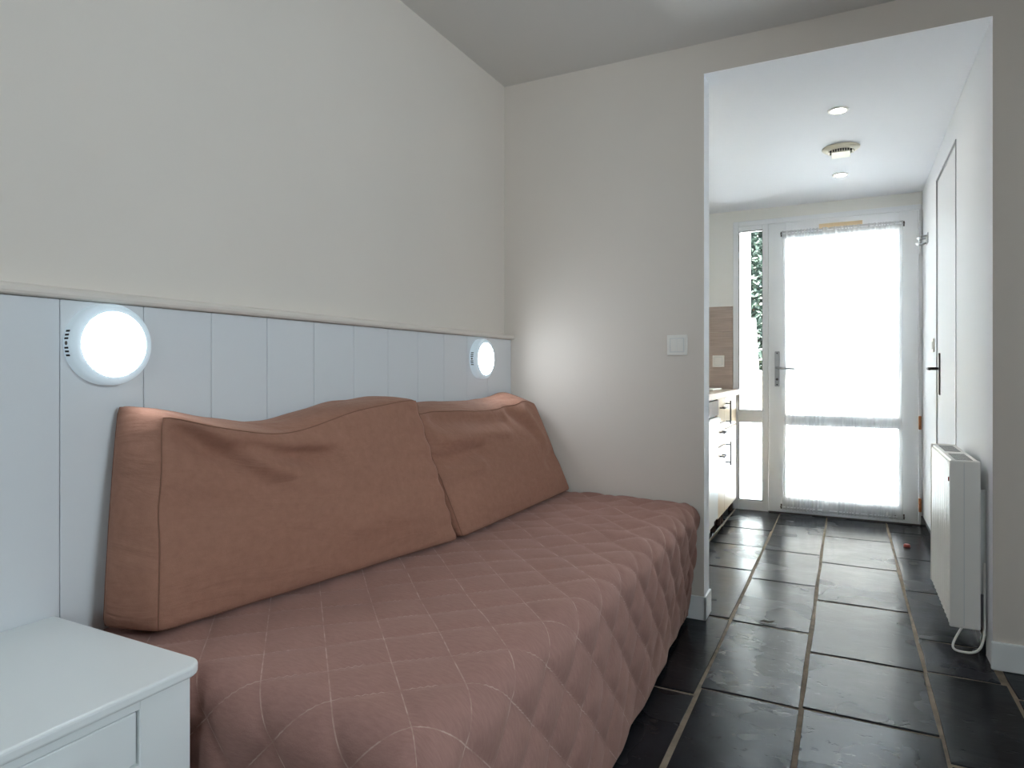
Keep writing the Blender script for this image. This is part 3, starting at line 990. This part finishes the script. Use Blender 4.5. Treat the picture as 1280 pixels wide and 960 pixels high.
for i in range(8):
    x = vx - .0445 + i * .0119
    box('grille_bar', (x, x + .0055, vy - .054, vy + .054, ZV - .0325, ZV - .012), 'ventpl', cv)
for sx in (-1, 1):
    box('grille_bar', (vx + sx * .058 - .003, vx + sx * .058 + .003, vy - .03, vy + .03, ZV - .026, ZV - .006), 'ventpl', cv)

# ------------------------------------------------------------------ heater
RX0, RX1, RY0, RY1, RZ0, RZ1 = .337, .432, 2.872, 3.485, .100, .712
ht = thing('panel_heater', ((RX0 + RX1) / 2, (RY0 + RY1) / 2, RZ0), 'white electric panel heater mounted low on the passage wall', 'heater')
bd = box('body', (RX0 + .008, RX1, RY0 + .012, RY1 - .012, RZ0 + .004, RZ1 - .004), 'plastic', ht, bevel=.004)
for a, b in ((RY0, RY0 + .0125), (RY1 - .0125, RY1)):
    cap = box('end_cap', (RX0, RX1, a, b, RZ0, RZ1), 'plastic', ht, bevel=.006, seg=3)
    if a == RY0:
        box('groove', (RX0 + .043, RX0 + .046, a - .0006, a + .002, RZ0 + .01, RZ1 - .01), 'button', cap)
bm = bmesh.new()
NF = 11
for i in range(NF):
    a = RY0 + .014 + i * (RY1 - RY0 - .028) / NF
    b = a + (RY1 - RY0 - .028) / NF
    pr = [(RX0 + .010, a), (RX0 + .003, a + .004), (RX0 + .001, (a + b) / 2), (RX0 + .003, b - .004), (RX0 + .010, b)]
    lo = [bm.verts.new((x, y, RZ0 + .006)) for x, y in pr]
    hi = [bm.verts.new((x, y, RZ1 - .012)) for x, y in pr]
    for k in range(4):
        bm.faces.new((lo[k], lo[k + 1], hi[k + 1], hi[k]))
    bm.faces.new(hi); bm.faces.new(list(reversed(lo)))
    bm.faces.new((lo[4], lo[0], hi[0], hi[4]))
bmesh.ops.recalc_face_normals(bm, faces=bm.faces)
mesh('fluted_front', bm, 'plastic', ht, smooth=False)
for a, b in ((RY0 + .05, RY0 + .25), (RY0 + .34, RY1 - .05)):
    gr = box('top_grille', (RX0 + .025, RX0 + .078, a, b, RZ1 - .006, RZ1 - .003), 'dark', ht)
    k = a
    while k < b - .008:
        box('grille_bar', (RX0 + .025, RX0 + .078, k, k + .006, RZ1 - .0031, RZ1 - .0027), 'plastic', gr)
        k += .020
box('indicator', (RX0 - .001, RX0 + .003, RY0 + .03, RY0 + .036, .63, .645), 'cap', ht)
for by_ in (RY0 + .05, RY1 - .105):
    box('wall_bracket', (RX1, XO1, by_, by_ + .02, .22, .60), 'button', ht)
pts = bez((RX1 - .04, RY0 + .05, RZ0 + .01), (RX1 - .09, RY0 + .03, .02), (RX1 - .10, RY0 + .02, .008), (RX1 - .045, RY0 + .015, .010), 14)
pts += bez((RX1 - .045, RY0 + .015, .010), (RX1 + .0, RY0 + .01, .012), (RX1 + .01, RY0 + .01, .04), (XO1 - .008, RY0 + .02, .12), 12)[1:]
pts += bez((XO1 - .008, RY0 + .02, .12), (XO1 - .007, RY0 + .03, .2), (XO1 - .007, RY0 + .03, .25), (XO1 - .007, RY0 + .03, .34), 6)[1:]
tube('power_cable', pts, .0042, 'plastic', ht, n=10)

# ------------------------------------------------------------------ kitchen units
KX = -.734
wt = box('worktop', (XK, KX + .028, 3.73, YF - .014, .862, .900), 'worktop', bevel=.004, label='pale wood-effect kitchen worktop running to the entrance wall', cat='worktop')


def bar_handle(parent, p0, p1):
    """steel bar handle standing off a front that faces +X"""
    p0, p1 = Vector(p0), Vector(p1)
    d = (p1 - p0).normalized()
    bm = bmesh.new()
    add_tube(bm, [p0, p1], .005, 10)
    for q in (p0 + d * .02, p1 - d * .02):
        add_tube(bm, [q, Vector((KX, q.y, q.z))], .004, 8)
    mesh('handle', bm, 'darkmetal', parent, smooth=True)


c1 = thing('base_cabinet', (-1.04, 4.88, 0), 'cream kitchen base cabinet next to the sidelight', 'cabinet')
box('carcass', (XK + .01, KX - .019, 4.605, YF - .03, .10, .862), 'cream', c1)
a = box('drawer', (KX - .018, KX, 4.608, YF - .034, .645, .855), 'cream', c1, bevel=.002)
bar_handle(a, (KX + .032, 4.655, .675), (KX + .032, 4.655, .835))
a = box('door', (KX - .018, KX, 4.608, YF - .034, .085, .640), 'cream', c1, bevel=.002)
bar_handle(a, (KX + .032, 4.655, .395), (KX + .032, 4.655, .555))
for y in (4.66, YF - .08):
    lathe('leg', (KX - .035, y, 0), (0, 0, 1), [(.02, 0), (.016, .02), (.016, .1)], 'brown', c1, n=16)
    lathe('leg', (XK + .06, y, 0), (0, 0, 1), [(.02, 0), (.016, .02), (.016, .1)], 'brown', c1, n=16)
c2 = thing('base_cabinet', (-1.04, 4.47, 0), 'narrow cream drawer unit between the dishwasher and the cabinet', 'cabinet')
box('carcass', (XK + .01, KX - .019, 4.335, 4.600, .10, .862), 'cream', c2)
for z0, z1 in ((.70, .855), (.545, .695), (.085, .54)):
    a = box('drawer', (KX - .018, KX, 4.338, 4.602, z0, z1), 'cream', c2, bevel=.002)
    bar_handle(a, (KX + .030, 4.40, z1 - .06), (KX + .030, 4.54, z1 - .06))
for x in (KX - .035, XK + .06):
    for y in (4.37, 4.57):
        lathe('leg', (x, y, 0), (0, 0, 1), [(.02, 0), (.016, .02), (.016, .1)], 'brown', c2, n=16)
dw = thing('dishwasher', (-1.04, 4.03, 0), 'white dishwasher built in below the worktop near the opening', 'dishwasher')
box('body', (XK + .01, KX - .02, 3.735, 4.328, .05, .850), 'plastic', dw)
box('plinth', (KX - .06, KX - .045, 3.735, 4.328, 0, .10), 'plastic', dw)
bm = bmesh.new()
pr = [(KX - .02, .10), (KX + .004, .10), (KX + .006, .62), (KX + .014, .70), (KX + .022, .735), (KX + .010, .745), (KX - .02, .745)]
r0 = [bm.verts.new((x, 3.738, z)) for x, z in pr]
r1 = [bm.verts.new((x, 4.326, z)) for x, z in pr]
for i in range(len(pr)):
    k = (i + 1) % len(pr)
    bm.faces.new((r0[i], r0[k], r1[k], r1[i]))
bm.faces.new(list(reversed(r0))); bm.faces.new(r1)
bmesh.ops.recalc_face_normals(bm, faces=bm.faces)
mesh('door', bm, 'plastic', dw, bevel=.003)
box('dark_band', (KX - .02, KX + .008, 3.738, 4.326, .755, .850), 'brown', dw, bevel=.003)  # dark brown band between the dishwasher door and the worktop

# flat white board lying on the worktop
bm = bmesh.new()
add_box(bm, (-1.02, -.80, 4.55, 4.90, .9005, .914))
mesh('chopping_board', bm, 'plastic', bevel=.006, seg=3, label='flat white board lying on the kitchen worktop', cat='board')

# splashback tiles on the entrance wall, taupe with a fine streak
sb = box('splashback', (XK, -.762, YF - .004, YF, .900, 1.525), 'tile_grout', label='taupe streaked wall tiles above the worktop', cat='splashback')
sb['kind'] = 'structure'
for z0, z1 in ((.902, 1.112), (1.115, 1.330), (1.333, 1.525)):
    for x0, x1 in ((XK, -.932), (-.929, -.763)):
        box('tile', (x0, x1, YF - .0085, YF - .003, z0, z1), 'tile_wood', sb, bevel=.0012)

# ------------------------------------------------------------------ bits on the floor
bm = bmesh.new()
add_lathe(bm, (.318, 4.50, .001), (0, 0, 1), [(.018, 0), (.019, .006), (.016, .014), (.012, .016), (.004, .0165)], 20)
mesh('bottle_cap', bm, 'cap', smooth=False, label='small red cap lying on the slate near the entrance door', cat='cap')
bm = bmesh.new()
vs = [(-.028, 0, .002), (-.012, .011, .006), (.008, .008, .004), (.03, .012, .009), (.022, -.004, .005), (.005, -.010, .003), (-.014, -.008, .005)]
lo = [bm.verts.new((-.292 + x, 2.885 + y, z)) for x, y, z in vs]
hi = [bm.verts.new((-.292 + x, 2.885 + y, z + .002)) for x, y, z in vs]
for i in range(7):
    k = (i + 1) % 7
    bm.faces.new((lo[i], lo[k], hi[k], hi[i]))
bm.faces.new(hi); bm.faces.new(list(reversed(lo)))
mesh('dry_leaf', bm, 'leaf', label='scrap of dry dark leaf on the slate floor', cat='leaf')

# ------------------------------------------------------------------ outside the entrance door
box('ground', (-14, 14, YF + .1, 26, -.12, -.03), 'terrace', label='pale sunlit terrace outside the entrance door', **ST)
box('wall_outside', (-1.05, -.79, YF + .2, 6.42, -.03, 2.6), 'ext', label='white rendered outside wall beside the sidelight', **ST)
box('wall_sky_block', (-1.05, 9, 14, 14.3, -.03, 5.6), 'stone', label='tall grey stone wall added across the terrace to block low sky', **ST)  # added to cut the low sky light reflected in the floor
box('bank', (-7.0, -.75, 10.2, 13, -.03, 1.02), 'bank', label='sandy raised bank carrying the trees outside', **ST)
bm = bmesh.new()
p = [(-.805, 6.75, -.03), (-.70, 6.75, -.03), (-.790, 6.75, 1.55), (-.895, 6.75, 1.55)]
f_ = [bm.verts.new(q) for q in p]
b_ = [bm.verts.new((x, y + .05, z)) for x, y, z in p]
for i in range(4):
    k = (i + 1) % 4
    bm.faces.new((f_[i], f_[k], b_[k], b_[i]))
bm.faces.new(list(reversed(f_))); bm.faces.new(b_)
bmesh.ops.recalc_face_normals(bm, faces=bm.faces)
mesh('leaning_board', bm, 'ext', label='white board leaning outside, seen through the sidelight', cat='board', bevel=.003)


def tree(x, y, z0, h, r, n, label):
    t = thing('garden_tree', (x, y, z0), label, 'tree', 'trees outside the sidelight')
    tube('trunk', [(x, y, z0), (x + .03, y, z0 + h * .5), (x, y, z0 + h * .9)], [.07, .05, .02], 'bark', t)
    bm = bmesh.new()
    rnd = random.Random(int(x * 100) + n)
    for _ in range(n):
        a, q = rnd.uniform(0, 6.28), rnd.random() ** .5
        zz = rnd.random()
        rad = r * (1 - .55 * zz) * q
        c = Vector((x + rad * math.cos(a), y + rad * math.sin(a), z0 + .03 + h * zz))
        d = Vector((rnd.gauss(0, 1), rnd.gauss(0, 1), rnd.gauss(-.2, .7))).normalized()
        s = d.orthogonal().normalized()
        l_, w_ = rnd.uniform(.07, .14), rnd.uniform(.02, .04)
        v = [bm.verts.new(c - d * l_ * .5), bm.verts.new(c + s * w_), bm.verts.new(c + d * l_ * .5), bm.verts.new(c - s * w_)]
        bm.faces.new(v)
    mesh('foliage', bm, 'foliage', t)


tree(-1.28, 10.9, 1.02, 3.4, .50, 9000, 'dark green garden tree seen through the sidelight, nearer the door')
tree(-2.60, 11.6, 1.02, 3.2, .60, 5000, 'dark green garden tree mostly hidden behind the outside wall')
